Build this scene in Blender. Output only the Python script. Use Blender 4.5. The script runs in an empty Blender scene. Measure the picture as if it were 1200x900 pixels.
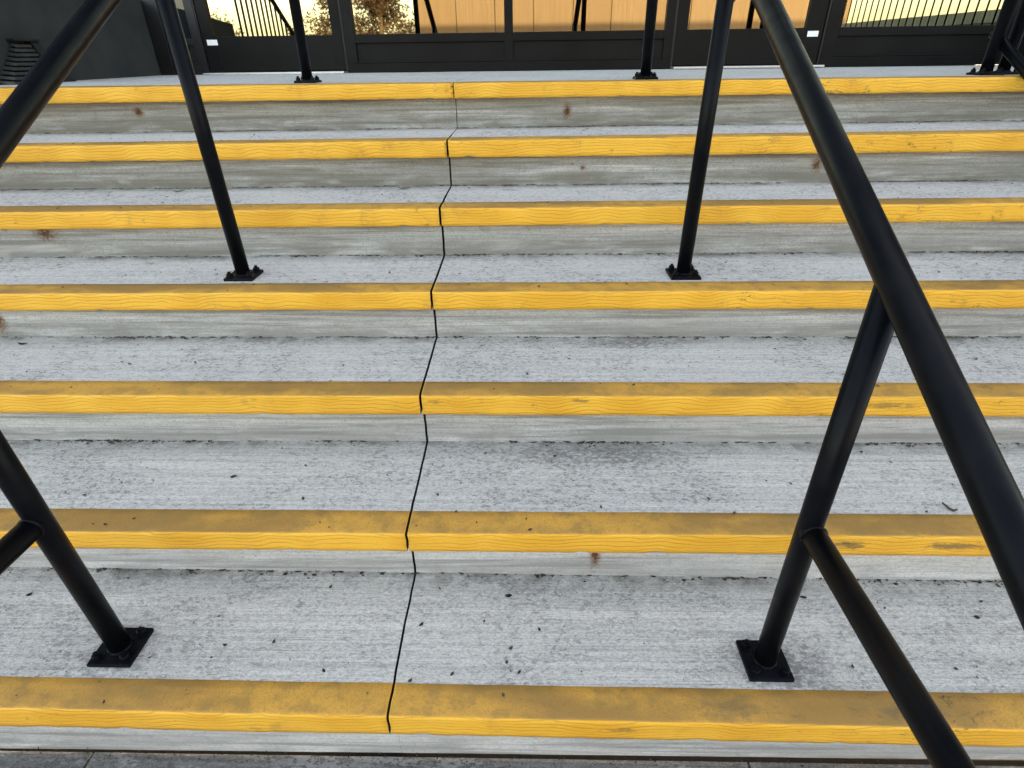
import bpy, bmesh, math, random
from mathutils import Vector, Matrix, noise
R = math.radians
scn = bpy.context.scene
col = scn.collection
random.seed(7)

# ------------------------------------------------------------------ camera, sky, sun, exposure
cam_d = bpy.data.cameras.new("camera")
cam = bpy.data.objects.new("camera", cam_d)
col.objects.link(cam)
scn.camera = cam
cam_d.sensor_fit = 'HORIZONTAL'; cam_d.sensor_width = 36.0
cam_d.lens = 665.66 / 1200 * 36.0
cam_d.clip_start = 0.02; cam_d.clip_end = 2000
YAW, PITCH, ROLL = -0.0271826, 0.5267606, -0.0140341
fw = Vector((math.sin(YAW)*math.cos(PITCH), math.cos(YAW)*math.cos(PITCH), -math.sin(PITCH)))
rt = Vector((math.cos(YAW), -math.sin(YAW), 0)); up = rt.cross(fw)
r2 = rt*math.cos(ROLL) + up*math.sin(ROLL); u2 = -rt*math.sin(ROLL) + up*math.cos(ROLL)
cam.matrix_world = Matrix(((r2.x, u2.x, -fw.x, 0.0), (r2.y, u2.y, -fw.y, -0.6518),
                           (r2.z, u2.z, -fw.z, 1.3676), (0, 0, 0, 1)))

SUN_EL, SUN_AZ = R(24), R(14)          # low sun behind the building in front of the camera
world = bpy.data.worlds.new("World"); scn.world = world; world.use_nodes = True
wn = world.node_tree
bg = wn.nodes["Background"]
sky = wn.nodes.new("ShaderNodeTexSky")
sky.sky_type = 'NISHITA'; sky.sun_disc = False
sky.sun_elevation = SUN_EL; sky.sun_rotation = SUN_AZ
sky.air_density = 0.8; sky.dust_density = 2.4; sky.ozone_density = 0.4
wn.links.new(sky.outputs[0], bg.inputs[0]); bg.inputs[1].default_value = 0.15
sun_d = bpy.data.lights.new("sun", 'SUN'); sun_d.energy = 2.2; sun_d.angle = R(0.5); sun_d.color = (1.0, 0.86, 0.68)
sun = bpy.data.objects.new("sun", sun_d); col.objects.link(sun)
sdir = Vector((math.sin(SUN_AZ)*math.cos(SUN_EL), math.cos(SUN_AZ)*math.cos(SUN_EL), math.sin(SUN_EL)))
sun.rotation_euler = (-sdir).to_track_quat('-Z', 'Y').to_euler()
sun.location = (0, 0, 20)
scn.view_settings.view_transform = 'Standard'; scn.view_settings.look = 'None'
scn.view_settings.gamma = 1.0; scn.view_settings.exposure = 3.02
scn.view_settings.use_white_balance = True
scn.view_settings.white_balance_temperature = 10000; scn.view_settings.white_balance_tint = 10.0

# ------------------------------------------------------------------ helpers
def tag(o, label=None, cat=None, group=None, kind=None):
    for k, v in (('label', label), ('category', cat), ('group', group), ('kind', kind)):
        if v: o[k] = v
    return o

def empty(name, loc, label, cat, group=None):
    o = bpy.data.objects.new(name, None); o.location = loc; o.empty_display_size = .1
    col.objects.link(o); return tag(o, label, cat, group)

def link(name, bm, mat, parent=None, smooth=False):
    """bm is in world coordinates; the object is placed so under its parent"""
    me = bpy.data.meshes.new(name)
    bmesh.ops.recalc_face_normals(bm, faces=bm.faces)
    bm.to_mesh(me); bm.free()
    if smooth:
        for p in me.polygons: p.use_smooth = True
    for m in (mat if isinstance(mat, (list, tuple)) else [mat]): me.materials.append(m)
    o = bpy.data.objects.new(name, me); col.objects.link(o)
    if parent: adopt(o, parent)
    return o

def root_loc(p):
    v = Vector(p.location)
    while p.parent: p = p.parent; v += Vector(p.location)
    return v

def adopt(o, parent):
    o.parent = parent
    o.location = Vector(o.location) - root_loc(parent)

def box(bm, x0, x1, y0, y1, z0, z1, bev=0.0):
    g = bmesh.ops.create_cube(bm, size=1.0)
    vs = g['verts']
    for v in vs:
        v.co = Vector(((x0+x1)/2 + v.co.x*(x1-x0), (y0+y1)/2 + v.co.y*(y1-y0), (z0+z1)/2 + v.co.z*(z1-z0)))
    if bev:
        es = list({e for v in vs for e in v.link_edges})
        bmesh.ops.bevel(bm, geom=es, offset=bev, segments=2, affect='EDGES', profile=.6)
    return bm

def boxes(*bs, bev=0.0):
    bm = bmesh.new()
    for b in bs: box(bm, *b, bev=bev)
    return bm

def fillet(pts, rad, n=8):
    out = [Vector(pts[0])]
    for a, b, c in zip(pts, pts[1:], pts[2:]):
        a, b, c = Vector(a), Vector(b), Vector(c)
        d1, d2 = (a-b).normalized(), (c-b).normalized()
        ang = d1.angle(d2); t = min(rad/math.tan(ang/2), (a-b).length*.49, (c-b).length*.49)
        p, q = b + d1*t, b + d2*t
        for i in range(n+1):
            s = i/n
            out.append(p*(1-s)**2 + b*2*s*(1-s) + q*s*s)
    out.append(Vector(pts[-1])); return out

def tube(bm, pts, rad, seg=28, cap=True):
    pts = [Vector(p) for p in pts]; rings = []
    ref = None
    for i, p in enumerate(pts):
        t = (pts[min(i+1, len(pts)-1)] - pts[max(i-1, 0)]).normalized()
        if ref is None:
            ref = t.cross(Vector((1, 0, 0)))
            if ref.length < .1: ref = t.cross(Vector((0, 1, 0)))
        ref = (ref - t*ref.dot(t)).normalized(); b = t.cross(ref)
        r = rad(i) if callable(rad) else rad
        rings.append([bm.verts.new(p + (ref*math.cos(a) + b*math.sin(a))*r)
                      for a in (2*math.pi*k/seg for k in range(seg))])
    for A, B in zip(rings, rings[1:]):
        for k in range(seg): bm.faces.new((A[k], A[(k+1) % seg], B[(k+1) % seg], B[k]))
    if cap:
        bm.faces.new(rings[0][::-1]); bm.faces.new(rings[-1])
    return bm

def ring(bm, c, axis, R_, r, seg=28, sub=8, squash=1.0):
    axis = Vector(axis).normalized(); a = axis.orthogonal().normalized(); b = axis.cross(a)
    G = []
    for i in range(seg):
        t = 2*math.pi*i/seg; d = a*math.cos(t) + b*math.sin(t)
        wob = 1 + .25*noise.noise(Vector((i*.9, c[0]*9, c[1]*7)))
        G.append([bm.verts.new(Vector(c) + d*(R_ + r*wob*math.cos(2*math.pi*j/sub)) + axis*r*wob*squash*math.sin(2*math.pi*j/sub)) for j in range(sub)])
    for i in range(seg):
        for j in range(sub):
            bm.faces.new((G[i][j], G[(i+1) % seg][j], G[(i+1) % seg][(j+1) % sub], G[i][(j+1) % sub]))

# ------------------------------------------------------------------ node helpers
class NT:
    def __init__(s, name):
        s.m = bpy.data.materials.new(name); s.m.use_nodes = True
        s.t = s.m.node_tree; s.b = s.t.nodes["Principled BSDF"]; s.out = s.t.nodes["Material Output"]
    def n(s, typ, **kw):
        nd = s.t.nodes.new(typ)
        for k, v in kw.items(): setattr(nd, k, v)
        return nd
    def put(s, sock, v):
        if v is None: return
        if isinstance(v, bpy.types.NodeSocket): s.t.links.new(v, sock)
        else:
            if isinstance(v, (tuple, list)) and len(v) == 3 and sock.type == 'RGBA': v = (*v, 1)
            sock.default_value = v
    def math(s, op, a, b=None, c=None, clamp=False):
        nd = s.n("ShaderNodeMath", operation=op, use_clamp=clamp)
        for i, v in enumerate((a, b, c)): s.put(nd.inputs[i], v)
        return nd.outputs[0]
    def vmath(s, op, a, b=None):
        nd = s.n("ShaderNodeVectorMath", operation=op)
        s.put(nd.inputs[0], a); s.put(nd.inputs[1], b)
        return nd.outputs['Value'] if op in ('LENGTH', 'DOT_PRODUCT') else nd.outputs[0]
    def mix(s, f, a, b):
        nd = s.n("ShaderNodeMix", data_type='RGBA')
        s.put(nd.inputs[0], f); s.put(nd.inputs[6], a); s.put(nd.inputs[7], b); return nd.outputs[2]
    def mixf(s, f, a, b):
        nd = s.n("ShaderNodeMix", data_type='FLOAT')
        s.put(nd.inputs[0], f); s.put(nd.inputs[2], a); s.put(nd.inputs[3], b); return nd.outputs[0]
    def rng(s, v, a, b, c=0.0, d=1.0, smooth=True):
        nd = s.n("ShaderNodeMapRange", interpolation_type='SMOOTHSTEP' if smooth else 'LINEAR')
        for i, x in enumerate((v, a, b, c, d)): s.put(nd.inputs[i], x)
        return nd.outputs[0]
    def noise(s, vec, scale, detail=3, rough=.55, dist=0.0):
        nd = s.n("ShaderNodeTexNoise"); s.put(nd.inputs['Vector'], vec)
        nd.inputs['Scale'].default_value = scale; nd.inputs['Detail'].default_value = detail
        nd.inputs['Roughness'].default_value = rough; nd.inputs['Distortion'].default_value = dist
        return nd.outputs['Fac']
    def voro(s, vec, scale, feat='F1'):
        nd = s.n("ShaderNodeTexVoronoi", feature=feat); s.put(nd.inputs['Vector'], vec)
        nd.inputs['Scale'].default_value = scale; return nd
    def pos(s):
        g = s.n("ShaderNodeNewGeometry"); x = s.n("ShaderNodeSeparateXYZ"); s.t.links.new(g.outputs['Position'], x.inputs[0])
        return g, x
    def comb(s, a, b, c):
        nd = s.n("ShaderNodeCombineXYZ")
        for i, v in enumerate((a, b, c)): s.put(nd.inputs[i], v)
        return nd.outputs[0]
    def bump(s, h, strength=.3, dist=.01, normal=None):
        nd = s.n("ShaderNodeBump"); s.put(nd.inputs['Height'], h)
        nd.inputs['Strength'].default_value = strength; nd.inputs['Distance'].default_value = dist
        if normal is not None: s.put(nd.inputs['Normal'], normal)
        return nd.outputs[0]
    def fin(s, color=None, rough=None, normal=None, metallic=None, spec=None):
        b = s.b.inputs
        s.put(b['Base Color'], color); s.put(b['Roughness'], rough); s.put(b['Normal'], normal); s.put(b['Metallic'], metallic)
        s.put(b['Specular IOR Level'], spec); return s.m

# rust marks and dark spots and stains on the concrete: centre, radii
RUST = [((-1.705, 2.075, 1.165), (.022, .06, .018), 1.3), ((.181, 2.075, 1.150), (.018, .06, .028), 1.2),
        ((.186, 1.714, .990), (.006, .04, .006), .7), ((.2265, 1.714, .975), (.016, .04, .010), .7),
        ((-1.745, 1.379, .822), (.045, .04, .030), .9), ((-1.745, 1.043, .622), (.026, .05, .034), 1.2),
        ((.176, .374, .285), (.014, .04, .055), 1.15), ((1.137, 1.714, .982), (.022, .04, .030), .8)]
DARK_SPOTS = [((.528, .138, .205), (.085, .075, .05)), ((-.913, .141, .205), (.085, .075, .05)),  # darker concrete around the two near base plates
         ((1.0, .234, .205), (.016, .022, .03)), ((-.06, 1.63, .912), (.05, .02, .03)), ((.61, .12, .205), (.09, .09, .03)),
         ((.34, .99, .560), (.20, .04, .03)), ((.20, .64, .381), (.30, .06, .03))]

def concrete(name, light, dark, walk=False):
    M = NT(name); g, x = M.pos(); X, Y, Z = x.outputs
    nz = M.n("ShaderNodeSeparateXYZ"); M.t.links.new(g.outputs['True Normal'], nz.inputs[0]); up_ = M.rng(nz.outputs[2], .4, .8)
    v = M.math('ADD', Y, Z)
    P = g.outputs['Position']
    streak = M.noise(M.comb(M.math('MULTIPLY', X, 1.3), M.math('MULTIPLY', v, 75), 0), 1.0, 4, .65)
    fine = M.noise(M.comb(M.math('MULTIPLY', X, 5), M.math('MULTIPLY', v, 260), 3), 1.0, 3, .6)
    big = M.noise(P, 2.3, 3, .6)
    broom = M.noise(M.comb(M.math('MULTIPLY', X, .9), M.math('MULTIPLY', v, 210), 7), 1.0, 3, .6)
    mid = M.noise(M.vmath('MULTIPLY', P, (1.0, 1.6, 1.6)), 9, 4, .65, .4)
    mot = M.noise(M.vmath('MULTIPLY', P, (1.0, 1.7, 1.7)), 62, 4, .68, .6)
    # mottled weathering: small dark blotches in patches
    patch = M.math('MULTIPLY', M.rng(big, .37, .58), M.rng(mid, .36, .60))
    blot = M.math('MULTIPLY', M.rng(mot, .49, .60), M.mixf(patch, .44, 1.0))
    c = M.mix(M.rng(streak, .30, .68), tuple(.66*a for a in light), tuple(1.06*a for a in light))
    c = M.mix(M.math('MULTIPLY', M.rng(fine, .48, .72), .42), c, tuple(.52*a for a in light))
    c = M.mix(M.math('MULTIPLY', M.math('MULTIPLY', M.rng(big, .42, .62), M.rng(mid, .3, .6)), .50), c, tuple(.56*a for a in light))
    c = M.mix(M.math('MULTIPLY', M.rng(broom, .52, .64), M.mixf(M.rng(mid, .4, .6), .30, .75)), c, tuple(1.3*a for a in dark))
    c = M.mix(M.math('MULTIPLY', blot, .72), c, dark)
    # pits
    vo = M.voro(P, 95)
    mot2 = M.noise(M.vmath('MULTIPLY', P, (.7, 1.5, 1.5)), 170, 3, .7, .3)
    c = M.mix(M.math('MULTIPLY', M.rng(mot2, .50, .64), M.mixf(patch, .28, .50)), c, tuple(.9*a for a in dark))
    grit = M.noise(M.vmath('MULTIPLY', P, (.75, 1.25, 1.25)), 330, 2, .75)
    c = M.mix(M.math('MULTIPLY', M.rng(grit, .50, .66), .42), c, tuple(1.2*a for a in dark))
    c = M.mix(M.math('MULTIPLY', M.rng(grit, .48, .34), .35), c, tuple(1.28*a for a in light))
    grit2 = M.noise(M.vmath('MULTIPLY', P, (.7, 1.3, 1.3)), 165, 2, .7)
    c = M.mix(M.math('MULTIPLY', M.rng(grit2, .53, .66), .42), c, tuple(1.1*a for a in dark))
    c = M.mix(M.math('MULTIPLY', M.rng(grit2, .46, .33), .40), c, tuple(1.3*a for a in light))
    pit = M.math('MULTIPLY', M.rng(vo.outputs['Distance'], .16, .10), M.rng(M.noise(P, 30, 2), .58, .68))
    c = M.mix(M.math('MULTIPLY', pit, .75), c, (.055, .05, .045))
    hgt = M.math('ADD', M.math('MULTIPLY', streak, .55), M.math('MULTIPLY', fine, .5))
    hgt = M.math('ADD', hgt, M.math('MULTIPLY', mot, .5))
    hgt = M.math('SUBTRACT', M.math('ADD', hgt, M.math('MULTIPLY', grit, -.35)), M.math('MULTIPLY', pit, .9))
    if walk:
        pale = M.math('MULTIPLY', M.rng(M.noise(M.vmath('MULTIPLY', P, (1.0, 3.0, 1.0)), 5, 4, .65, .5), .52, .60), M.rng(mot, .60, .48))
        c = M.mix(M.math('MULTIPLY', pale, .42), c, (.42, .42, .41))
    if not walk:
        at = M.n("ShaderNodeAttribute", attribute_name="rel"); rel = at.outputs['Fac']     # 0 foot of riser .. 1 its top; 2 + metres from the back on treads
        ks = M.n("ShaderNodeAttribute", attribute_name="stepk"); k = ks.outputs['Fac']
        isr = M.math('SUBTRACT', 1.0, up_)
        tread_pale = M.rng(k, 1.0, 6.0, .16, .62, False)         # treads get paler step by step up the flight
        c = M.mix(M.math('MULTIPLY', tread_pale, M.rng(blot, .75, .0)), c, (.615, .605, .585))
        # formed riser faces: smoother, with grey-brown water streaks
        rs = M.noise(M.comb(M.math('MULTIPLY', X, 1.6), M.math('MULTIPLY', Z, 48), M.math('MULTIPLY', k, 3.7)), 1.0, 5, .62, .3)
        rf = M.noise(M.comb(M.math('MULTIPLY', X, 5), M.math('MULTIPLY', Z, 210), M.math('MULTIPLY', k, 1.7)), 1.0, 4, .65)
        rb = M.noise(M.comb(M.math('MULTIPLY', X, 3.2), M.math('MULTIPLY', Z, 14), M.math('MULTIPLY', k, 5.1)), 1.0, 4, .6, .5)
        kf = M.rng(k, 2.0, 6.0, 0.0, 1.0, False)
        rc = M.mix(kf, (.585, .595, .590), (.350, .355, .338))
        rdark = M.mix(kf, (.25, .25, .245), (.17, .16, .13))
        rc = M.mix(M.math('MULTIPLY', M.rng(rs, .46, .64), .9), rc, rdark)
        rc = M.mix(M.math('MULTIPLY', M.rng(rs, .45, .33), .80), rc, (.62, .61, .585))
        rc = M.mix(M.math('MULTIPLY', M.rng(rf, .46, .70), .55), rc, rdark)
        rc = M.mix(M.math('MULTIPLY', M.rng(mot2, .54, .68), .35), rc, rdark)
        rc = M.mix(M.math('MULTIPLY', M.rng(grit, .50, .66), .40), rc, rdark)
        rc = M.mix(M.math('MULTIPLY', M.rng(mot, .52, .66), M.mixf(patch, .12, .42)), rc, rdark)
        rc = M.mix(M.math('MULTIPLY', M.rng(grit, .48, .34), .28), rc, (.60, .59, .56))
        rc = M.mix(M.math('MULTIPLY', M.rng(grit2, .53, .66), .40), rc, rdark)
        rc = M.mix(M.math('MULTIPLY', M.rng(M.noise(P, 26, 5, .7, .8), .55, .70), .40), rc, rdark)
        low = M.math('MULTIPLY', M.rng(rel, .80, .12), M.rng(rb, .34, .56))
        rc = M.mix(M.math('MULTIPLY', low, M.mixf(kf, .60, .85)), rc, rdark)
        rc = M.mix(M.math('MULTIPLY', M.rng(rb, .58, .72), .4), rc, (.50, .49, .46))
        rc = M.mix(M.math('MULTIPLY', pit, .6), rc, (.07, .065, .06))
        c = M.mix(isr, c, rc)
        # dirt washed to the back of the treads
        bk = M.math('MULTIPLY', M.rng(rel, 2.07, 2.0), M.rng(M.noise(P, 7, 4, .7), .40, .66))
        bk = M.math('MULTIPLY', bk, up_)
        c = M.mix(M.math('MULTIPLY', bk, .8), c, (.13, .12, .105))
        wob = M.math('MULTIPLY', M.math('SUBTRACT', M.noise(P, 110, 4, .7, .5), .5), 1.9)
        for ctr, rad, st in RUST:
            dd = M.vmath('LENGTH', M.vmath('MULTIPLY', M.vmath('SUBTRACT', P, ctr), tuple(1/(1.2*a) for a in rad)))
            f = M.rng(M.math('ADD', dd, wob), 1.25, .15)
            c = M.mix(M.math('MULTIPLY', f, .85*st, clamp=True), c, (.15, .065, .022))
            f2 = M.rng(M.math('ADD', dd, wob), .6, .1)
            c = M.mix(M.math('MULTIPLY', f2, .8, clamp=True), c, (.07, .025, .012))
        for ctr, rad in DARK_SPOTS:
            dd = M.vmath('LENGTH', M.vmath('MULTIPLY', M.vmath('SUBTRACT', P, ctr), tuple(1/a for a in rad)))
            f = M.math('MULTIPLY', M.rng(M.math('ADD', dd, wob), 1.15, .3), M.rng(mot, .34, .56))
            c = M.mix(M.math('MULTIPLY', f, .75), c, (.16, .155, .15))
        hgt = M.mixf(isr, hgt, M.math('ADD', M.math('MULTIPLY', rs, .4), M.math('MULTIPLY', rf, .4)))
    return M.fin(c, M.rng(mid, .3, .7, .75, .92), M.bump(hgt, .55, .004), spec=.3)

SCUFF = [((.765, .335, .352), (.055, .05, .016), .85), ((1.015, .335, .350), (.085, .05, .014), .75), ((.80, .03, .196), (.10, .022, .03), .6),
         ((.20, .01, .17), (.05, .03, .010), .6), ((.42, .03, .205), (.12, .03, .02), .45), ((-.25, .69, .54), (.04, .05, .010), .5), ((.15, .67, .545), (.03, .05, .007), .7), ((.98, .67, .53), (.12, .05, .014), .6)]
def paint_yellow():
    M = NT("yellow_paint"); g, x = M.pos(); X, Y, Z = x.outputs; P = g.outputs['Position']
    nz = M.n("ShaderNodeSeparateXYZ"); M.t.links.new(g.outputs['Normal'], nz.inputs[0])
    up_ = M.rng(nz.outputs[2], .55, .9)
    ks = M.n("ShaderNodeAttribute", attribute_name="stepk"); k = ks.outputs['Fac']
    kx = M.math('MULTIPLY', k, 7.3)
    n1 = M.noise(M.comb(M.math('MULTIPLY', X, 3.2), M.math('MULTIPLY', Z, 5), kx), 1.0, 2, .5)
    n2 = M.noise(M.comb(M.math('MULTIPLY', X, 8.5), M.math('MULTIPLY', Z, 9), kx), 1.0, 1.5, .45)
    n3 = M.noise(M.comb(M.math('MULTIPLY', X, 30), M.math('MULTIPLY', Z, 60), kx), 1.0, 2, .5)
    ph = M.math('ADD', M.math('MULTIPLY', Z, 92), M.math('ADD', M.math('MULTIPLY', n1, 1.6), M.math('ADD', M.math('MULTIPLY', n2, 4.6), M.math('MULTIPLY', n3, .2))))
    fr = M.math('PINGPONG', ph, .5)
    line = M.rng(fr, .17, .0)                     # thin board-grain lines printed by the formwork
    line = M.math('MULTIPLY', line, M.rng(M.noise(M.comb(M.math('MULTIPLY', X, 4), M.math('MULTIPLY', Z, 30), kx), 1.0, 3, .6), .26, .50))
    side = M.math('SUBTRACT', 1.0, up_)
    big = M.noise(P, 5, 4, .6); mid = M.noise(P, 22, 4, .65); fin_ = M.noise(P, 240, 3, .6)
    face = M.mix(M.rng(n2, .3, .7), (.91, .475, .058), (.82, .395, .040))
    face = M.mix(M.math('MULTIPLY', line, .40), face, (.40, .185, .022))
    worn = M.math('MULTIPLY', M.rng(M.noise(P, 11, 5, .7, .3), .54, .68), M.rng(big, .42, .60))
    face = M.mix(M.math('MULTIPLY', worn, .45), face, (.42, .235, .055))
    # worn and dirty tread part
    soot = M.rng(M.noise(M.comb(M.math('MULTIPLY', X, 2.4), M.math('MULTIPLY', Y, 6), kx), 1.0, 4, .6), .38, .60)
    grn = M.noise(P, 300, 2, .7)
    top = M.mix(soot, (.35, .182, .046), (.62, .310, .056))
    top = M.mix(M.math('MULTIPLY', M.rng(mid, .44, .66), .55), top, (.26, .155, .048))
    top = M.mix(M.math('MULTIPLY', M.rng(fin_, .48, .68), .38), top, (.22, .135, .05))
    face = M.mix(M.math('MULTIPLY', M.rng(grn, .52, .68), .22), face, (.45, .22, .03))
    top = M.mix(M.math('MULTIPLY', M.rng(grn, .50, .66), .35), top, (.24, .14, .045))
    c = M.mix(up_, face, top)
    # scuffs and black flecks
    sc = M.noise(M.comb(M.math('MULTIPLY', X, 19), M.math('MULTIPLY', v_(M, Y, Z), 34), 5), 1.0, 6, .78, .3)
    east = M.rng(X, .2, 1.0, 0.0, .055)
    scm = M.math('MULTIPLY', M.rng(M.math('ADD', sc, east), .58, .70), M.rng(M.noise(P, 2.6, 2, .5), .46, .62))
    scm = M.math('MULTIPLY', scm, M.rng(M.noise(P, 150, 3, .7), .36, .58))
    c = M.mix(M.math('MULTIPLY', scm, .80), c, (.10, .07, .03))
    wob = M.math('MULTIPLY', M.math('SUBTRACT', M.noise(M.vmath('MULTIPLY', P, (1, 2, 2)), 45, 5, .75, .5), .5), 2.6)
    for ctr, rad, st in SCUFF:
        dd = M.vmath('LENGTH', M.vmath('MULTIPLY', M.vmath('SUBTRACT', P, ctr), tuple(1/a for a in rad)))
        c = M.mix(M.math('MULTIPLY', M.rng(M.math('ADD', dd, wob), 1.1, .2), st), c, (.13, .095, .05))
    vo = M.voro(P, 60); fl = M.math('MULTIPLY', M.rng(vo.outputs['Distance'], .09, .05), M.rng(M.noise(P, 17, 2), .56, .64))
    c = M.mix(M.math('MULTIPLY', fl, .75), c, (.06, .04, .02))
    h = M.math('ADD', M.math('MULTIPLY', M.math('MULTIPLY', M.math('SUBTRACT', 1.0, line), side), 1.0), M.math('MULTIPLY', M.math('ADD', fin_, mid), .22))
    return M.fin(c, M.mixf(up_, .50, .68), M.bump(h, .5, .003), spec=.35)
def v_(M, Y, Z): return M.math('ADD', Y, Z)

def black_paint():
    M = NT("black_gloss_paint"); g, x = M.pos(); P = g.outputs['Position']
    n = M.noise(P, 14, 4, .6); f = M.noise(P, 420, 2, .5); d = M.noise(P, 55, 5, .7)
    c = M.mix(M.rng(n, .4, .65), (.0030, .0038, .0056), (.0048, .0056, .0074))
    c = M.mix(M.math('MULTIPLY', M.rng(d, .69, .76), .25), c, (.03, .03, .03))
    return M.fin(c, M.rng(n, .35, .65, .30, .40), M.bump(f, .05, .001), spec=.08)

def simple(name, c1, c2, rough, scale=12, bump=.1, metallic=0.0, spec=.4, bscale=200):
    M = NT(name); g, x = M.pos(); P = g.outputs['Position']
    n = M.noise(P, scale, 4, .6)
    return M.fin(M.mix(M.rng(n, .35, .65), c1, c2), rough, M.bump(M.noise(P, bscale, 3, .6), bump, .002), metallic, spec)

def wood_mat():
    M = NT("clad_board_wood"); g, x = M.pos(); X, Y, Z = x.outputs
    oi = M.n("ShaderNodeObjectInfo"); rnd = oi.outputs['Random']
    n = M.noise(M.comb(M.math('MULTIPLY', X, 26), Y, M.math('ADD', M.math('MULTIPLY', Z, .9), M.math('MULTIPLY', rnd, 30))), 1.0, 4, .6, .4)
    n2 = M.noise(M.comb(M.math('MULTIPLY', X, 90), Y, M.math('MULTIPLY', Z, 1.2)), 1.0, 3, .6)
    c = M.mix(M.rng(n, .3, .7), (.165, .122, .088), (.225, .170, .122))
    c = M.mix(M.math('MULTIPLY', M.rng(n2, .5, .7), .35), c, (.29, .228, .165))
    c = M.mix(M.math('MULTIPLY', rnd, .55), c, (.17, .12, .08))
    return M.fin(c, .6, M.bump(n, .3, .01), spec=.3)

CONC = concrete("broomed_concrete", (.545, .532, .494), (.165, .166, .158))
WALK = concrete("sidewalk_concrete", (.225, .222, .212), (.060, .059, .056), walk=True)
YEL = paint_yellow(); BLK = black_paint()
JOINT = simple("joint_filler", (.003, .003, .003), (.008, .0075, .007), .95, 60)
FRAME = simple("bronze_frame_paint", (.0046, .0045, .0043), (.0065, .0062, .0060), .42, 6, .05, spec=.12)
PANEL = simple("bronze_panel_paint", (.0054, .0051, .0047), (.0076, .0071, .0066), .45, 5, .05, spec=.12)
DARKF = simple("black_frame_paint", (.003, .003, .0035), (.005, .005, .0055), .45, 6, .05)
WALLM = simple("grey_render", (.026, .029, .030), (.034, .0375, .038), .85, 4, .5, spec=.2, bscale=90)
ALU = simple("aluminium_threshold", (.55, .55, .54), (.62, .62, .6), .35, 30, .05, .9)
STICK = simple("white_sticker", (.80, .80, .78), (.84, .84, .82), .5, 30, 0)
STLN = simple("sticker_print", (.45, .45, .45), (.5, .5, .5), .5, 30, 0)
WOOD = wood_mat()
GREEN2 = simple("pale_green_coping", (.42, .46, .37), (.50, .54, .44), .8, 5, .3)
GREEN = simple("pale_green_render", (.16, .19, .15), (.21, .245, .19), .8, 5, .3)
ASPH = simple("asphalt", (.045, .045, .046), (.06, .06, .06), .9, 30, .6)
SOIL = simple("ground_earth", (.10, .095, .075), (.14, .13, .10), .95, 2, .5)
BARK = simple("bark", (.06, .042, .03), (.10, .075, .055), .9, 20, .6)
LEAFB = simple("brown_foliage", (.045, .033, .024), (.080, .055, .036), .8, 3, .2)
LEAFG = simple("dark_foliage", (.030, .040, .018), (.060, .065, .030), .8, 3, .2)
LITT = simple("dead_leaf", (.014, .012, .010), (.075, .058, .042), .8, 60, .3)
VENT = simple("dark_vent_metal", (.022, .024, .024), (.036, .039, .038), .6, 20, .2)
VENTD = simple("vent_shadow_metal", (.003, .003, .0035), (.005, .005, .0055), .6, 20, .2)  # near-black copy of the vent metal, shadow side painted into the colour
INTER = simple("interior_dark", (.02, .02, .02), (.03, .03, .03), .9, 5, 0)

def glass_mat():
    M = NT("bronze_mirror_glass"); g, x = M.pos()
    n = M.noise(g.outputs['Position'], 1.3, 2, .4)
    return M.fin((.37, .35, .265), .015, M.bump(n, .012, .05), 1.0)
GLASS = glass_mat()
def dglass():
    M = NT("dark_glass"); return M.fin((.010, .013, .014), .03, None, 0.0, .5)
DGLASS = dglass()

# ------------------------------------------------------------------ ground
DX = 0.335                        # tread going
def sheet(name, x0, x1, y0, y1, z, mat, th=None, kind='structure'):
    bm = bmesh.new()
    if th: box(bm, x0, x1, y0, y1, z-th, z)
    else:
        vs = [bm.verts.new((a, b, z)) for a, b in ((x0, y0), (x1, y0), (x1, y1), (x0, y1))]; bm.faces.new(vs)
    return tag(link(name, bm, mat), kind=kind)
sheet("ground", -900, 900, -900, 900, -.20, SOIL)
sheet("street", -300, 300, -9.0, -3.4, -.15, ASPH)
sw = tag(bpy.data.objects.new("sidewalk", None), kind='structure'); col.objects.link(sw)
jx = [-5.5, -4.0, -2.48, -.9905, .497, 1.985, 3.47, 5.0]
def slab_bm(x0, x1, y0, y1, z, th, nx=40, ny=30):
    bm = bmesh.new(); G = []
    for i in range(nx+1):
        row = []
        for j in range(ny+1):
            a = x0+(x1-x0)*i/nx; b = y0+(y1-y0)*j/ny
            e = min(a-x0, x1-a, b-y0, y1-b)
            zz = z + .0012*noise.noise(Vector((a*6, b*6, 3))) - (.006 if e < 1e-6 else 0)
            row.append(bm.verts.new((a, b, zz)))
        G.append(row)
    for i in range(nx):
        for j in range(ny): bm.faces.new((G[i][j], G[i+1][j], G[i+1][j+1], G[i][j+1]))
    lo = [bm.verts.new((a, b, z-th)) for a, b in ((x0, y0), (x1, y0), (x1, y1), (x0, y1))]
    edges = [[G[i][0] for i in range(nx+1)], [G[nx][j] for j in range(ny+1)], [G[i][ny] for i in range(nx, -1, -1)], [G[0][j] for j in range(ny, -1, -1)]]
    for q in range(4): bm.faces.new([lo[q]] + [lo[(q+1) % 4]] + edges[q][::-1])
    return bm
for a, b in zip(jx, jx[1:]):
    link("paving_slab", slab_bm(a+.003, b-.003, -1.45, .0300, 0.0, .10), WALK, sw)
    link("paving_slab", slab_bm(a+.003, b-.003, -3.25, -1.458, 0.0, .10, 10, 10), WALK, sw)
link("joint_filler", boxes((-5.5, 5.0, .0305, .045, -.1, -.014), (-5.5, 5.0, -3.25, .0315, -.15, -.012)), JOINT, sw)
link("kerb", boxes((-300, 300, -3.40, -3.258, -.2, 0.002), bev=.01), WALK, sw)

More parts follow.
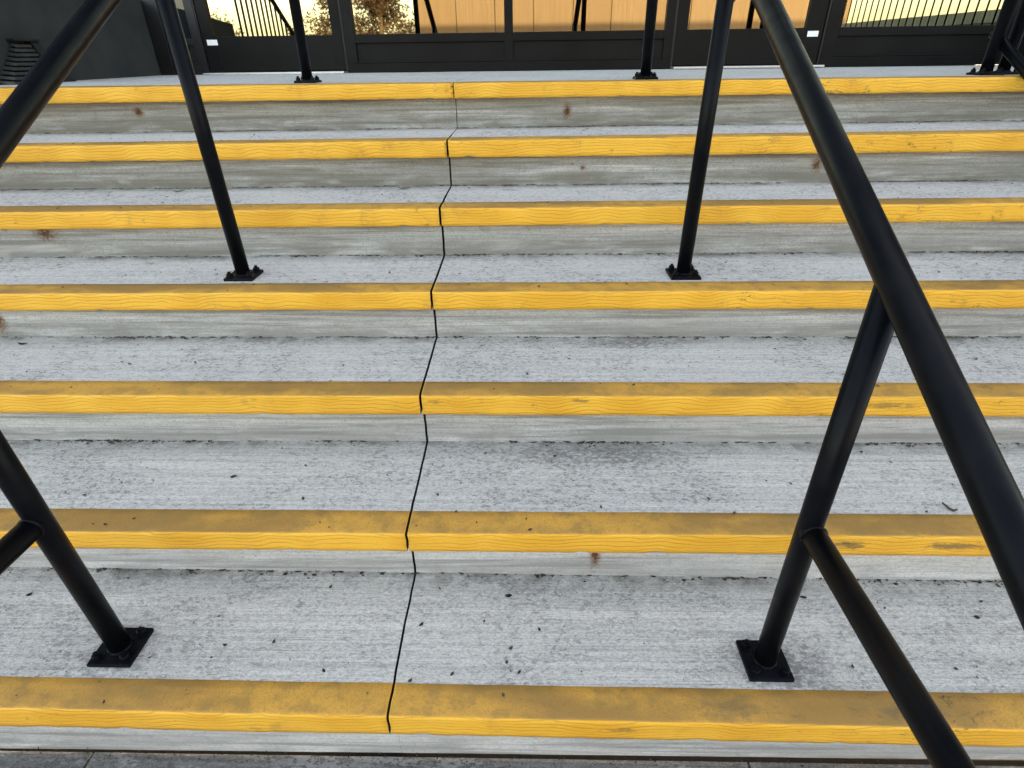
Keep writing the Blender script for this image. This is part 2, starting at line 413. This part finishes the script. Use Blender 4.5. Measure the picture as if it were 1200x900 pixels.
# ------------------------------------------------------------------ stairs
# measured lines of each step: nosing top z, nosing bottom z (a*x + b), paint width, riser setback
ZT = {1: (-.0132, .2031), 2: (.0006, .3812), 3: (-.0024, .5610), 4: (-.0004, .7336), 5: (.0011, .9107), 6: (.0027, 1.0868), 7: (-.0012, 1.2652)}
ZB = {1: (-.0116, .1358), 2: (-.0030, .3188), 3: (-.0034, .4971), 4: (-.0013, .6725), 5: (.0011, .8478), 6: (.0012, 1.0239), 7: (.0002, 1.2072)}
PW = {1: (.0035, .0723), 2: (-.0032, .0762), 3: (-.0019, .0756), 4: (.0003, .0800), 5: (-.0020, .0830), 6: (.0010, .0790), 7: (.0, .0850)}
OV = {1: (.0034, .0387), 2: (.0030, .0365), 3: (-.0030, .0365), 4: (0, .0367), 5: (.002, .0360), 6: (-.002, .0440), 7: (-.004, .0650)}
lin = lambda t, x: t[0]*max(-2.2, min(2.6, x)) + t[1]
XW, XE = -2.495, 3.38
def xjoint(y): return -.2815 - .0100*y + .0016*noise.noise(Vector((y*7, 1.3, 0)))
def GAPK(k): return .0026 + .00032*(k-1)

stairs = empty("concrete_stairs", (0, 0, 0), "broad weathered concrete stair flight with yellow painted step edges", "stairs")
def columns(x0, x1, st=.016):
    n = max(2, int(round((x1-x0)/st))); return [x0 + (x1-x0)*i/n for i in range(n+1)]

def strip(side, k, prof, attr):
    """prof(x) -> list of (y,z,rel); swept along x from wall to joint (or joint to wall)"""
    bm = bmesh.new(); rl = bm.verts.layers.float.new('rel'); kl = bm.verts.layers.float.new('stepk')
    if side < 0: xs = columns(XW, -.285)
    else: xs = columns(-.285, XE)
    G = []
    for i, xx in enumerate(xs):
        row = []
        for (y, z, rel) in prof(xx):
            end = (i == len(xs)-1) if side < 0 else (i == 0)
            x_ = xx
            gp = GAPK(k) if k > 1 else .0002
            if end: x_ = xjoint(y) + (-gp if side < 0 else gp) + .0013*noise.noise(Vector((y*60, z*60, k)))
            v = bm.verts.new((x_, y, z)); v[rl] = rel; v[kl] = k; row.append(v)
        G.append(row)
    for A, B in zip(G, G[1:]):
        for a, b, c, d in zip(A, A[1:], B[1:], B): bm.faces.new((a, b, c, d))
    return bm, G, rl, kl

for k in range(1, 8):
    Y0 = (k-1)*DX
    for side in (-1, 1):
        last = k == 7
        def prof(x, k=k, Y0=Y0):
            zt, zb, w, o = lin(ZT[k], x), lin(ZB[k], x), lin(PW[k], x), lin(OV[k], x)
            zp = lin(ZT[k-1], x) if k > 1 else 0.0
            p = []
            for j in range(9):
                s = j/8; z = zp-.004 + (zb+.004-zp+.004)*s
                y = Y0 + o + .0008*noise.noise(Vector((x*4, z*25, k))) + .0004*noise.noise(Vector((x*30, z*60, k)))
                p.append((y, z, s))
            return p
        bm, G, rl, kl = strip(side, k, prof, None)
        # tread strip
        def prof2(x, k=k, Y0=Y0):
            zt, w = lin(ZT[k], x), lin(PW[k], x)
            ye = Y0 + DX + lin(OV[k+1], x) if k < 7 else 3.80
            ys = [Y0 + w + .0012*noise.noise(Vector((x*5, k*3, 8))) + .0006*noise.noise(Vector((x*28, k*3, 8)))]
            n = 10 if k < 7 else 24
            ys += [Y0 + w + (ye-Y0-w)*j/n for j in range(1, n+1)]
            return [(y, zt + .0007*noise.noise(Vector((x*3, y*6, k))) + .0005*noise.noise(Vector((x*2, y*30, k))), 2 + (ye - y)) for y in ys]
        xs = columns(XW, -.285) if side < 0 else columns(-.285, XE)
        T = []
        for i, xx in enumerate(xs):
            row = []
            for (y, z, rel) in prof2(xx):
                end = (i == len(xs)-1) if side < 0 else (i == 0)
                x_ = xjoint(min(y, 2.2)) + (-GAPK(k) if side < 0 else GAPK(k)) + .0013*noise.noise(Vector((y*60, z*60, k))) if end else xx
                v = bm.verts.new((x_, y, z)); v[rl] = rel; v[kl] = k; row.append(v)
            T.append(row)
        for A, B in zip(T, T[1:]):
            for a, b, c, d in zip(A, A[1:], B[1:], B): bm.faces.new((a, b, c, d))
        # end wall in the joint
        ei = -1 if side < 0 else 0
        rcol, tcol = G[ei], T[ei]
        x_e = xjoint(Y0) + (-GAPK(k) if side < 0 else GAPK(k))
        b1 = bm.verts.new((x_e, tcol[-1].co.y, rcol[0].co.z-.05)); b0 = bm.verts.new((x_e, rcol[0].co.y, rcol[0].co.z-.05))
        for v in (b0, b1): v[kl] = k; v[rl] = 0
        corner = bm.verts.new((x_e, tcol[0].co.y, rcol[-1].co.z)); corner[kl] = k; corner[rl] = 1
        bm.faces.new([b0] + rcol + [corner] + tcol + [b1]).material_index = 1
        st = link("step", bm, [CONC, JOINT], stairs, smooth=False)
        # painted nosing block
        bm = bmesh.new(); kl = bm.verts.layers.float.new('stepk'); rl = bm.verts.layers.float.new('rel')
        N_ = []
        for i, xx in enumerate(xs):
            zt, zb, w, o = lin(ZT[k], xx), lin(ZB[k], xx), lin(PW[k], xx), lin(OV[k], xx)
            r = .0055 + .003*noise.noise(Vector((xx*9, k*2.1, 0))) + .002*noise.noise(Vector((xx*45, k, 4)))
            chip = max(0, noise.noise(Vector((xx*17, k*6.3, 1)))-.38)*.035*max(0, noise.noise(Vector((xx*90, k, 7)))+.55)
            r += chip
            fy = Y0 + .0014*noise.noise(Vector((xx*2.5, k*5, 2))) + .0007*noise.noise(Vector((xx*22, k*5, 2)))
            lb = zb + max(0, noise.noise(Vector((xx*21, k*3.3, 5)))-.40)*.018 + .0016*noise.noise(Vector((xx*6, k*4, 6))) + .0012*noise.noise(Vector((xx*40, k*4, 6)))
            ed = .0012*noise.noise(Vector((xx*5, k*3, 8))) + .0006*noise.noise(Vector((xx*28, k*3, 8)))
            zr = zt + .0007*noise.noise(Vector((xx*3, (Y0+.03)*6, k)))
            pr = [(Y0+w+ed-.0015+.003, zr-.002), (Y0+w+ed-.0008, zr+.0010), (Y0+w*.7, zr+.0008+.0006*noise.noise(Vector((xx*20, k, 1)))),
                  (Y0+w*.45, zr+.0005+.0007*noise.noise(Vector((xx*20, k, 2)))), (fy+r*1.3, zr-.0002), (fy+r*.45, zt-r*.28), (fy, zt-r*1.1)]
            for j in range(1, 6):
                s = j/6; pr.append((fy + .0007*noise.noise(Vector((xx*7, (zt-(zt-zb)*s)*90, k*3))), zt-r*1.1 + (lb+.003-zt+r*1.1)*s))
            pr += [(fy+.0015, lb+.001), (fy+.005, lb), (Y0+o+.004, lb+.0005)]
            row = []
            for (y, z) in pr:
                end = (i == len(xs)-1) if side < 0 else (i == 0)
                x_ = xjoint(y) + (-GAPK(k) if side < 0 else GAPK(k)) + .0013*noise.noise(Vector((y*60, z*60, k))) if end else xx
                v = bm.verts.new((x_, y, z)); v[kl] = k; row.append(v)
            N_.append(row)
        for A, B in zip(N_, N_[1:]):
            for a, b, c, d in zip(A, A[1:], B[1:], B): bm.faces.new((a, b, c, d))
        e = N_[ei]; bm.faces.new(e).material_index = 1
        link("painted_nosing", bm, [YEL, JOINT], st, smooth=True)
# dark filler at the bottom of the joint
bm = bmesh.new()
for k in range(1, 8):
    Y0 = (k-1)*DX; zt = ZT[k][1]; zp = ZT[k-1][1] if k > 1 else 0
    x = xjoint(Y0+.1)
    box(bm, x-.009, x+.009, Y0+OV[k][1]+.016, Y0+DX+.08, zp-.03, zt-.016)
link("joint_filler", bm, JOINT, stairs)

# ------------------------------------------------------------------ railings
def hexbolt(c, r=.0100, h=.0095):
    bm = bmesh.new()
    tube(bm, [(c[0], c[1], c[2]), (c[0], c[1], c[2]+.002)], r*1.45, 20)
    a0 = random.random()
    vs0 = [Vector((c[0]+r*math.cos(a0+i*math.pi/3), c[1]+r*math.sin(a0+i*math.pi/3), c[2]+.002)) for i in range(6)]
    A = [bm.verts.new(v) for v in vs0]; B = [bm.verts.new(v+Vector((0, 0, h))) for v in vs0]
    Cc = [bm.verts.new((c[0]+(v.x-c[0])*.78, c[1]+(v.y-c[1])*.78, v.z+h+.0012)) for v in vs0]
    for i in range(6):
        j = (i+1) % 6
        bm.faces.new((A[i], A[j], B[j], B[i])); bm.faces.new((B[i], B[j], Cc[j], Cc[i]))
    bm.faces.new(Cc)
    tube(bm, [(c[0], c[1], c[2]+h), (c[0], c[1], c[2]+h+.009)], r*.5, 12)
    return bm
def plate(root, x, y, z, s=.0475):
    p = link("base_plate", boxes((x-s, x+s, y-s, y+s, z-.002, z+.009), bev=.002), BLK, root)
    for dx in (-1, 1):
        for dy in (-1, 1):
            link("bolt", hexbolt((x+dx*s*.66, y+dy*s*.66, z+.009)), BLK, p)
    return p
def zt_at(k, x): return lin(ZT[k], x)
PR, RR = .0222, .0242
def make_railing(label, posts, zoff, slope, group, xends=None):
    root = empty("stair_railing", (posts[0][0], posts[0][1], posts[0][2]), label, "railing", group)
    (xa, ya, za), (xb, yb, zb) = posts[0], posts[-1]
    if xends: xa, xb = xends
    X = lambda y: xa + (xb-xa)*(y-ya)/(yb-ya)
    Zr = lambda y: zoff + slope*y
    y1, y2 = -.36, yb + .12
    zlow = .598 + (.004 if xa < 0 else 0)
    pts = [(X(ya)+(posts[0][0]-X(ya))*.5, ya - PR*.4, zlow), (X(-.50), -.50, zlow), (X(-.52), -.535, zlow+.15), (X(y1), y1, Zr(y1)), (X(yb), yb, Zr(yb)),
           (X(y2), y2, Zr(y2)), (X(y2+.36), y2+.36, Zr(y2)+.01), (X(y2+.36), y2+.36, Zr(y2)-.42), (X(yb), yb+PR*.4, Zr(y2)-.42)]
    bm = bmesh.new(); path = fillet(pts, .07, 8)
    # lower return is a slightly thinner pipe
    tube(bm, path, lambda i: PR if i < 12 else RR, 36)
    ring(bm, (X(ya)+(posts[0][0]-X(ya))*.5, ya-PR*.92, zlow), (0, 1, 0), PR*.92, .0042)
    link("top_rail", bm, BLK, root, smooth=True)
    for i, (x, y, z) in enumerate(posts):
        bm = bmesh.new()
        tube(bm, [(x, y, z+.002), (X(y), y, Zr(y)-RR*.3)], PR, 36)
        ring(bm, (x, y, z+.0095), (0, 0, 1), PR-.0005, .0048, squash=.9)
        link("post", bm, BLK, root, smooth=True)
        plate(root, x, y, z)
    return root
rp = [(.528, .138, zt_at(1, .528)), (.5155, 1.147, zt_at(4, .5155)), (.520, 2.155, zt_at(7, .52))]
lp = [(-.913, .141, zt_at(1, -.913)), (-.9395, 1.152, zt_at(4, -.94)), (-.966, 2.190, zt_at(7, -.966))]
make_railing("black tubular stair railing right of the crack, near post in full view", rp, 1.008, .533, "black stair railings")
make_railing("black tubular stair railing left of the crack, its rail crossing the upper left corner", lp, 1.000, .545, "black stair railings", (-.957, -.966))
# third railing by the right edge, with an infill frame
g3 = empty("guard_railing", (2.0, 2.19, 1.263), "black railing with two posts and low sloping bar at the landing's far right", "railing")
def bar(bm, a, b, r, seg=16): tube(bm, [a, b], r, seg)
X3, X3b = 1.990, 2.095
zl = zt_at(7, 2.0)
for (x, y, top) in ((X3, 2.19, 2.17), (X3b, 2.235, 2.20)):
    bm = bmesh.new(); tube(bm, [(x, y, zl), (x, y, top)], .0242, 28); ring(bm, (x, y, zl+.0095), (0, 0, 1), .0245, .006)
    link("post", bm, BLK, g3, smooth=True); plate(g3, x, y, zl, .049)
bm = bmesh.new(); tube(bm, [(2.018, 2.26, 1.418), (2.018, .14, 1.418-.53*2.12)], .021, 24); link("lower_rail", bm, BLK, g3, smooth=True)
bm = bmesh.new(); tube(bm, fillet([(2.03, 3.0, 2.20), (2.03, 2.24, 2.20), (2.018, .10, 2.17-.53*2.09)], .1), .0242, 24); link("top_rail", bm, BLK, g3, smooth=True)
bm = bmesh.new(); tube(bm, [(2.018, .14, zt_at(1, 2.0)), (2.018, .14, 1.09)], .0222, 24); link("post", bm, BLK, g3, smooth=True)
plate(g3, 2.018, .14, zt_at(1, 2.0), .0475)

# ------------------------------------------------------------------ building front
YD = 3.74; ZL = 1.2652
bld = empty("building_front", (0.4, YD, ZL), "dark bronze framed shopfront with mirrored doors and windows above the stairs", "building")
XA, XB = -2.497, 3.40
# wall over and behind
link("wall", boxes((-9, 12, YD+.10, YD+.35, 3.75, 8.4), (-9, XA-.001, YD+.02, YD+.35, -.2, 3.75), (XB+.02, 12, YD+.02, YD+.35, -.2, 3.75), (XA, XB, YD+.6, YD+.65, ZL-.1, 3.75)), WALLM, bld)
link("head_frame", boxes((XA, XB, YD+.0, YD+.10, 3.60, 3.75)), FRAME, bld)
def glazed(name, mullions, x0, x1, zg0, zg1, fr=FRAME, pn=PANEL, gl=GLASS):
    """window: frame members butted end to end, recessed panel under the mid rail, glass above"""
    mw = mullions[0][1]-mullions[0][0]
    bs = [(x0, x1, YD-.004, YD+.06, ZL+.002, 1.322)]
    bs += [(a, b, YD-.002, YD+.058, 1.322, zg1) for a, b in mullions]
    for (a, b), (c, d) in zip(mullions, mullions[1:]):
        bs.append((b, c, YD-.003, YD+.055, 1.440, zg0))
    f = link(name, boxes(*bs, bev=.0025), fr, bld)
    for (a, b), (c, d) in zip(mullions, mullions[1:]):
        link("panel", boxes((b-.004, c+.004, YD+.014, YD+.04, 1.322, 1.441)), pn, f)
        link("bead", boxes((b, c, YD+.004, YD+.014, 1.323, 1.333), bev=.002), fr, f)
        link("glass", boxes((b-.006, c+.006, YD+.022, YD+.03, zg0-.006, zg1)), gl, f)
    return f
ZG, ZH = 1.490, 3.60
glazed("window", [(-1.205, -1.130), (-.137, -.081), (.914, .972)], -1.205, .972, ZG, ZH)
glazed("window", [(1.958, 2.043), (3.10, 3.18), (3.33, 3.40)], 1.958, 3.40, ZG, ZH)
f = glazed("sidelight", [(-2.497, -2.40), (-2.225, -2.168)], -2.497, -2.168, ZG-.01, ZH, DARKF, DARKF, DGLASS)
tag(f, "black sidelight panel beside the grey wall")
def door(x0, x1, g0, g1, sx, ang):
    d = bpy.data.objects.new("door", None); col.objects.link(d); d.location = (x0, YD+.012, ZL); adopt(d, bld)
    L = lambda bm: bm
    def part(name, bm, mat):
        bmesh.ops.translate(bm, verts=bm.verts, vec=(-x0, -(YD+.012), -ZL))
        o = link(name, bm, mat); o.parent = d; return o
    y0, y1 = YD+.012, YD+.055
    part("door_leaf", boxes((x0, g0, y0, y1, ZL+.022, ZH-.02), (g1, x1, y0, y1, ZL+.022, ZH-.02), (g0, g1, y0+.001, y1-.001, ZL+.022, ZG), bev=.002), FRAME)
    part("glass", boxes((g0-.005, g1+.005, YD+.032, YD+.040, ZG-.006, ZH-.02)), GLASS)
    s = part("sticker", boxes((sx, sx+.070, y0-.0015, y0-.0002, 1.440, 1.472)), STICK)
    d.rotation_euler.z = ang
    return d
door(-2.160, -1.213, -2.085, -1.290, -2.134, R(1.6))
door(.985, 1.945, 1.062, 1.830, 1.846, 0)
for a, b in ((-2.16, -1.207), (.975, 1.955)):
    link("threshold", boxes((a, b, YD-.10, YD+.008, ZL+.001, ZL+.014), bev=.003), ALU, bld)
for a, b, zz in ((-2.168, -2.1605, .002), (-1.2125, -1.2055, .016), (.9725, .9845, .016), (1.9455, 1.9575, .016)):
    link("door_jamb", boxes((a, b, YD+.002, YD+.06, ZL+zz, ZH)), DARKF, bld)

# side walls of the recess with guards on top
wl = empty("side_wall", (-2.6, 3.0, ZL), "dark grey rendered wall at the left end of the landing", "wall")
wb = boxes((-2.70, -2.497, 2.30, YD-.004, -.2, 1.70), bev=.004)
for v in wb.verts:
    if v.co.z > 1.0: v.co.z -= .075*(YD-v.co.y)/1.44
link("wall_body", wb, WALLM, wl)
wr = empty("parapet_wall", (3.45, 2.6, ZL), "low pale green wall closing the right end of the landing", "wall")
link("wall_body", boxes((3.40, 3.58, .60, YD-.004, -.2, 1.520), bev=.004), GREEN, wr)
link("coping", boxes((3.385, 3.595, .59, YD-.006, 1.520, 1.60), bev=.006), GREEN2, wr)
def picket_guard(label, x, y0, y1, zf, h, step, pr=.010):
    g = empty("picket_railing", (x, y0, zf(y0)), label, "railing")
    bm = bmesh.new(); tube(bm, [(x, y0, zf(y0)+h), (x, y1, zf(y1)+h)], .022, 14); link("top_rail", bm, BLK, g, True)
    bm = bmesh.new(); tube(bm, [(x, y0, zf(y0)+.06), (x, y1, zf(y1)+.06)], .014, 10); link("bottom_rail", bm, BLK, g, True)
    n = int((y1-y0)/step)
    for i in range(n+1):
        y = y0 + (y1-y0)*i/n
        bm = bmesh.new(); tube(bm, [(x, y, zf(y)+.05), (x, y, zf(y)+h)], pr, 8); link("picket", bm, BLK, g, True)
picket_guard("black picket railing going down the left edge of the stairs", -2.44, .30, 2.28, lambda y: .25+.53*y, .95, .125)
picket_guard("black picket railing in front of the pale green wall", 3.36, .62, 3.6, lambda y: ZL+.02, 1.0, .108, .0065)

# low louvred vent at the foot of the grey wall
vt = empty("wall_vent", (-2.46, 2.52, ZL), "dark louvred vent hood at the foot of the grey wall", "vent")
for i in range(9):
    z0 = ZL + .008 + i*.0195; s = 1 - i/8.0
    ya, yb = 2.500 - .16*s, 2.640 + .075*s
    dep = .028 + .055*s
    bm = bmesh.new(); box(bm, XA+.001, XA+dep, ya, yb, z0, z0+.0125, .002)
    for v in bm.verts:
        if v.co.x > XA+.01: v.co.z -= .006
    link("louvre", bm, VENT, vt)
bm = bmesh.new()
A = [(XA+.001, 2.65, ZL+.19), (XA+.03, 2.65, ZL+.19), (XA+.001, 2.76, ZL+.002), (XA+.10, 2.74, ZL+.002)]
vs = [bm.verts.new(p) for p in A]; vs2 = [bm.verts.new((p[0], p[1]-.05-.05*(i > 1), p[2])) for i, p in enumerate(A)]
bm.faces.new((vs[0], vs[1], vs[3], vs[2])); bm.faces.new((vs2[0], vs2[2], vs2[3], vs2[1])); bm.faces.new((vs[1], vs2[1], vs2[3], vs[3])); bm.faces.new((vs[0], vs[2], vs2[2], vs2[0])); bm.faces.new((vs[0], vs2[0], vs2[1], vs[1])); bm.faces.new((vs[2], vs[3], vs2[3], vs2[2]))
link("side_cheek", bm, VENTD, vt)
link("cap", boxes((XA+.001, XA+.045, 2.490, 2.656, ZL+.184, ZL+.194), bev=.002), VENTD, vt)

# ------------------------------------------------------------------ across the street (what the doors mirror)
hd = empty("board_wall", (2.5, -10, -.2), "tall sunlit wall of upright timber boards across the street", "wall")
x = -2.9; i = 0
while x < 8.0:
    w = 1.02 + .05*random.random()
    link("board", boxes((x, x+w-.018, -10.04-.004*(i % 2), -10.0, -.19, 4.6+.02*random.random()), bev=.004), WOOD, hd); x += w; i += 1
link("backing", boxes((-2.9, x, -10.14, -10.05, -.2, 4.6)), DARKF, hd)

def tree(name, label, base, h, spread, mat, nleaf, leaf, seed, bare=.5):
    rnd = random.Random(seed)
    t = empty(name, base, label, "tree")
    B = Vector(base)
    bm = bmesh.new(); tips = []
    tp = [B, B+Vector((.05*h*rnd.uniform(-1, 1), .03*h, h*.35)), B+Vector((.06*h*rnd.uniform(-1, 1), 0, h*.8))]
    tube(bm, tp, lambda i: h*(.028, .02, .006)[i], 8)
    for i in range(26):
        s = rnd.uniform(.18, .95); p = tp[0].lerp(tp[1], s/.5) if s < .5 else tp[1].lerp(tp[2], (s-.5)/.5)
        a = rnd.uniform(0, 6.28); L = spread*(1.05-s*.7)*rnd.uniform(.6, 1.1)
        q = p + Vector((math.cos(a)*L*.5, math.sin(a)*L*.5, L*.35)); e = p + Vector((math.cos(a)*L, math.sin(a)*L, L*rnd.uniform(.5, .95)))
        tube(bm, [p, q, e], lambda i: h*(.009, .006, .002)[i], 5); tips += [(q, .5), (e, 1)]
        for j in range(4):
            e2 = q.lerp(e, rnd.random()) + Vector((rnd.uniform(-1, 1), rnd.uniform(-1, 1), rnd.uniform(.1, 1)))*L*.3
            tube(bm, [q.lerp(e, .3+.15*j), e2], lambda i: h*(.0035, .001)[i], 4); tips.append((e2, 1))
    link("trunk", bm, BARK, t)
    bm = bmesh.new()
    for i in range(nleaf):
        p, s = rnd.choice(tips); c = p + Vector((rnd.gauss(0, 1), rnd.gauss(0, 1), rnd.gauss(0, 1)))*spread*.10
        a = Vector((rnd.uniform(-1, 1), rnd.uniform(-1, 1), rnd.uniform(-1, 1))).normalized()*leaf*rnd.uniform(.6, 1.4)
        b = a.orthogonal().normalized()*leaf*.6
        bm.faces.new([bm.verts.new(c+a), bm.verts.new(c+b), bm.verts.new(c-a), bm.verts.new(c-b)])
    link("crown", bm, mat, t)
tree("bare_tree", "tall thin brown tree seen mirrored in the middle window", (-8.7, -33, -.2), 7.0, 2.9, LEAFB, 6500, .10, 3)
tree("bare_tree", "short rounded brown tree beside the tall brown tree", (-13.2, -37, -.2), 3.9, 1.1, LEAFB, 1500, .07, 5)
tree("bare_tree", "small brown tree just left of the board wall", (-6.2, -40, -.2), 5.2, 1.3, LEAFB, 1800, .08, 9)
tree("dark_tree", "dark bushy evergreen at the far left of the street", (-15.7, -29, -.2), 3.6, 2.4, LEAFG, 4200, .10, 12)
bm = bmesh.new(); rnd = random.Random(2)
for i in range(9000):
    xx = rnd.uniform(-130, 130); hh = 3.6 + 1.6*noise.noise(Vector((xx*.06, 0, 0))) + .9*noise.noise(Vector((xx*.3, 4, 0)))
    c = Vector((xx, -92+rnd.gauss(0, 1.5), rnd.random()**.7*max(1.2, hh)))
    a = Vector((rnd.uniform(-1, 1), rnd.uniform(-1, 1), rnd.uniform(-1, 1))).normalized()*.6; b = a.orthogonal().normalized()*.45
    bm.faces.new([bm.verts.new(c+a), bm.verts.new(c+b), bm.verts.new(c-a), bm.verts.new(c-b)])
tag(link("distant_trees", bm, LEAFG), kind='stuff')

# ------------------------------------------------------------------ leaf litter
def flake(bm, c, L, W, rot, rnd, curl=.35):
    ca, sa = math.cos(rot), math.sin(rot); rows = []
    for i in range(4):
        u = i/3*2-1; wv = W*(1-abs(u)**2.2)*.5 + W*.06
        zz = abs(u)*L*curl*rnd.uniform(.2, .9) + .0008
        row = []
        for s in (-1, 1):
            px, py = u*L*.5, s*wv*rnd.uniform(.7, 1.2)
            row.append(bm.verts.new((c[0]+px*ca-py*sa, c[1]+px*sa+py*ca, c[2]+zz+(.0012 if s > 0 else 0))))
        rows.append(row)
    for A, B in zip(rows, rows[1:]): bm.faces.new((A[0], A[1], B[1], B[0]))
rnd = random.Random(21)
bm = bmesh.new()
for k in range(1, 7):
    Y0 = (k-1)*DX
    for i in range(1300):                       # crumbs in the corner under each riser, in drifts
        x = rnd.uniform(XW+.02, 2.6)
        if noise.noise(Vector((x*2.1, k*9, 0))) + .35*noise.noise(Vector((x*11, k*5, 0))) < rnd.uniform(-.25, .55): continue
        yb = Y0 + DX + lin(OV[k+1], x)
        y = yb - abs(rnd.gauss(0, .009)) - .002
        s = rnd.choice((.0025, .003, .003, .004, .005, .006, .008, .013)); flake(bm, (x, y, lin(ZT[k], x)+.0006), s, s*.55, rnd.gauss(0, .5), rnd)
    for i in range(230):                       # thin dark slivers right in the corner
        x = rnd.uniform(XW+.02, 2.6)
        if noise.noise(Vector((x*1.7, k*4, 3))) < rnd.uniform(-.3, .35): continue
        yb = Y0 + DX + lin(OV[k+1], x)
        s = rnd.uniform(.008, .024); flake(bm, (x, yb-.002-rnd.random()*.004, lin(ZT[k], x)+.0008), s, rnd.uniform(.002, .005), rnd.gauss(0, .12), rnd, .08)
    for i in range(150):                        # scattered specks
        x = rnd.uniform(XW+.02, 2.6); y = Y0 + rnd.uniform(.01, DX)
        s = rnd.choice((.003, .003, .004, .005, .006, .008, .011)); flake(bm, (x, y, lin(ZT[k], x)+.0016), s, s*.6, rnd.uniform(0, 3.1), rnd)
for i in range(260):
    x = rnd.uniform(-2, 2); s = rnd.choice((.003, .004, .005)); flake(bm, (x, .022+rnd.gauss(0, .006), .001), s, s*.6, rnd.uniform(0, 3), rnd)
tag(link("leaf_litter", bm, LITT), kind='stuff')
LEAVES = [  # name, label, step, x, y, length, width, turn
    ("dead_leaf", "small dark curled leaf lying alone on the second step left of the crack", 2, -.793, .541, .017, .010, .5),
    ("dead_leaf", "dark crumpled leaf on the lowest tread close to the left near post", 1, -1.137, .376, .026, .012, .1),
    ("dead_leaf", "dark leaf bit on the lowest tread at the left edge of view", 1, -1.231, .280, .014, .008, .8),
    ("dead_leaf", "black leaf fragment just right of the crack on the lowest tread", 1, -.245, .215, .013, .007, .8),
    ("dead_leaf", "flat grey leaf on the lowest tread right of the crack, near other specks", 1, -.042, .300, .018, .009, .1),
    ("dead_leaf", "small black leaf bit left of the crack, middle of the lowest tread", 1, -.491, .319, .010, .006, 1.2),
    ("dead_leaf", "dark leaf tucked beside the right near post below its lower rail", 1, .687, .312, .017, .008, -.2),
    ("dead_leaf", "dark leaf on the lowest tread to the right of the lower rail", 1, 1.077, .262, .013, .009, -.4),
    ("dead_leaf", "dark leaf at the back of the third tread beyond the right rail", 3, 1.262, .975, .034, .011, -.3),
    ("dead_leaf", "thin dark leaf on the third tread far left", 3, -1.640, .985, .030, .009, .1),
    ("dead_leaf", "dark leaf on the fifth tread left of the crack", 5, -.478, 1.655, .050, .012, .2),
    ("dead_leaf", "dark leaf on the fifth tread near the left railing", 5, -1.372, 1.650, .045, .012, .3)]
for nm, lb, k, x, y, L, W, t in LEAVES:
    bm = bmesh.new(); flake(bm, (x, y, lin(ZT[k], x)+.001), L, W, t, rnd, .25)
    bmesh.ops.solidify(bm, geom=bm.faces[:], thickness=.0008)
    tag(link(nm, bm, LITT), lb, "leaf", "fallen leaves on the steps")
z2 = lin(ZT[2], 1.05) + .004
bm = bmesh.new()
tube(bm, [(1.036, .442, z2+.004), (1.044, .425, z2), (1.049, .416, z2+.001)], lambda i: (.0022, .0030, .0024)[i], 8)
tube(bm, [(1.049, .418, z2), (1.060, .420, z2+.002)], lambda i: (.0030, .0018)[i], 8)
tag(link("twig", bm, LITT), "short forked dark twig on the second yellow edge between post and right rail", "twig")
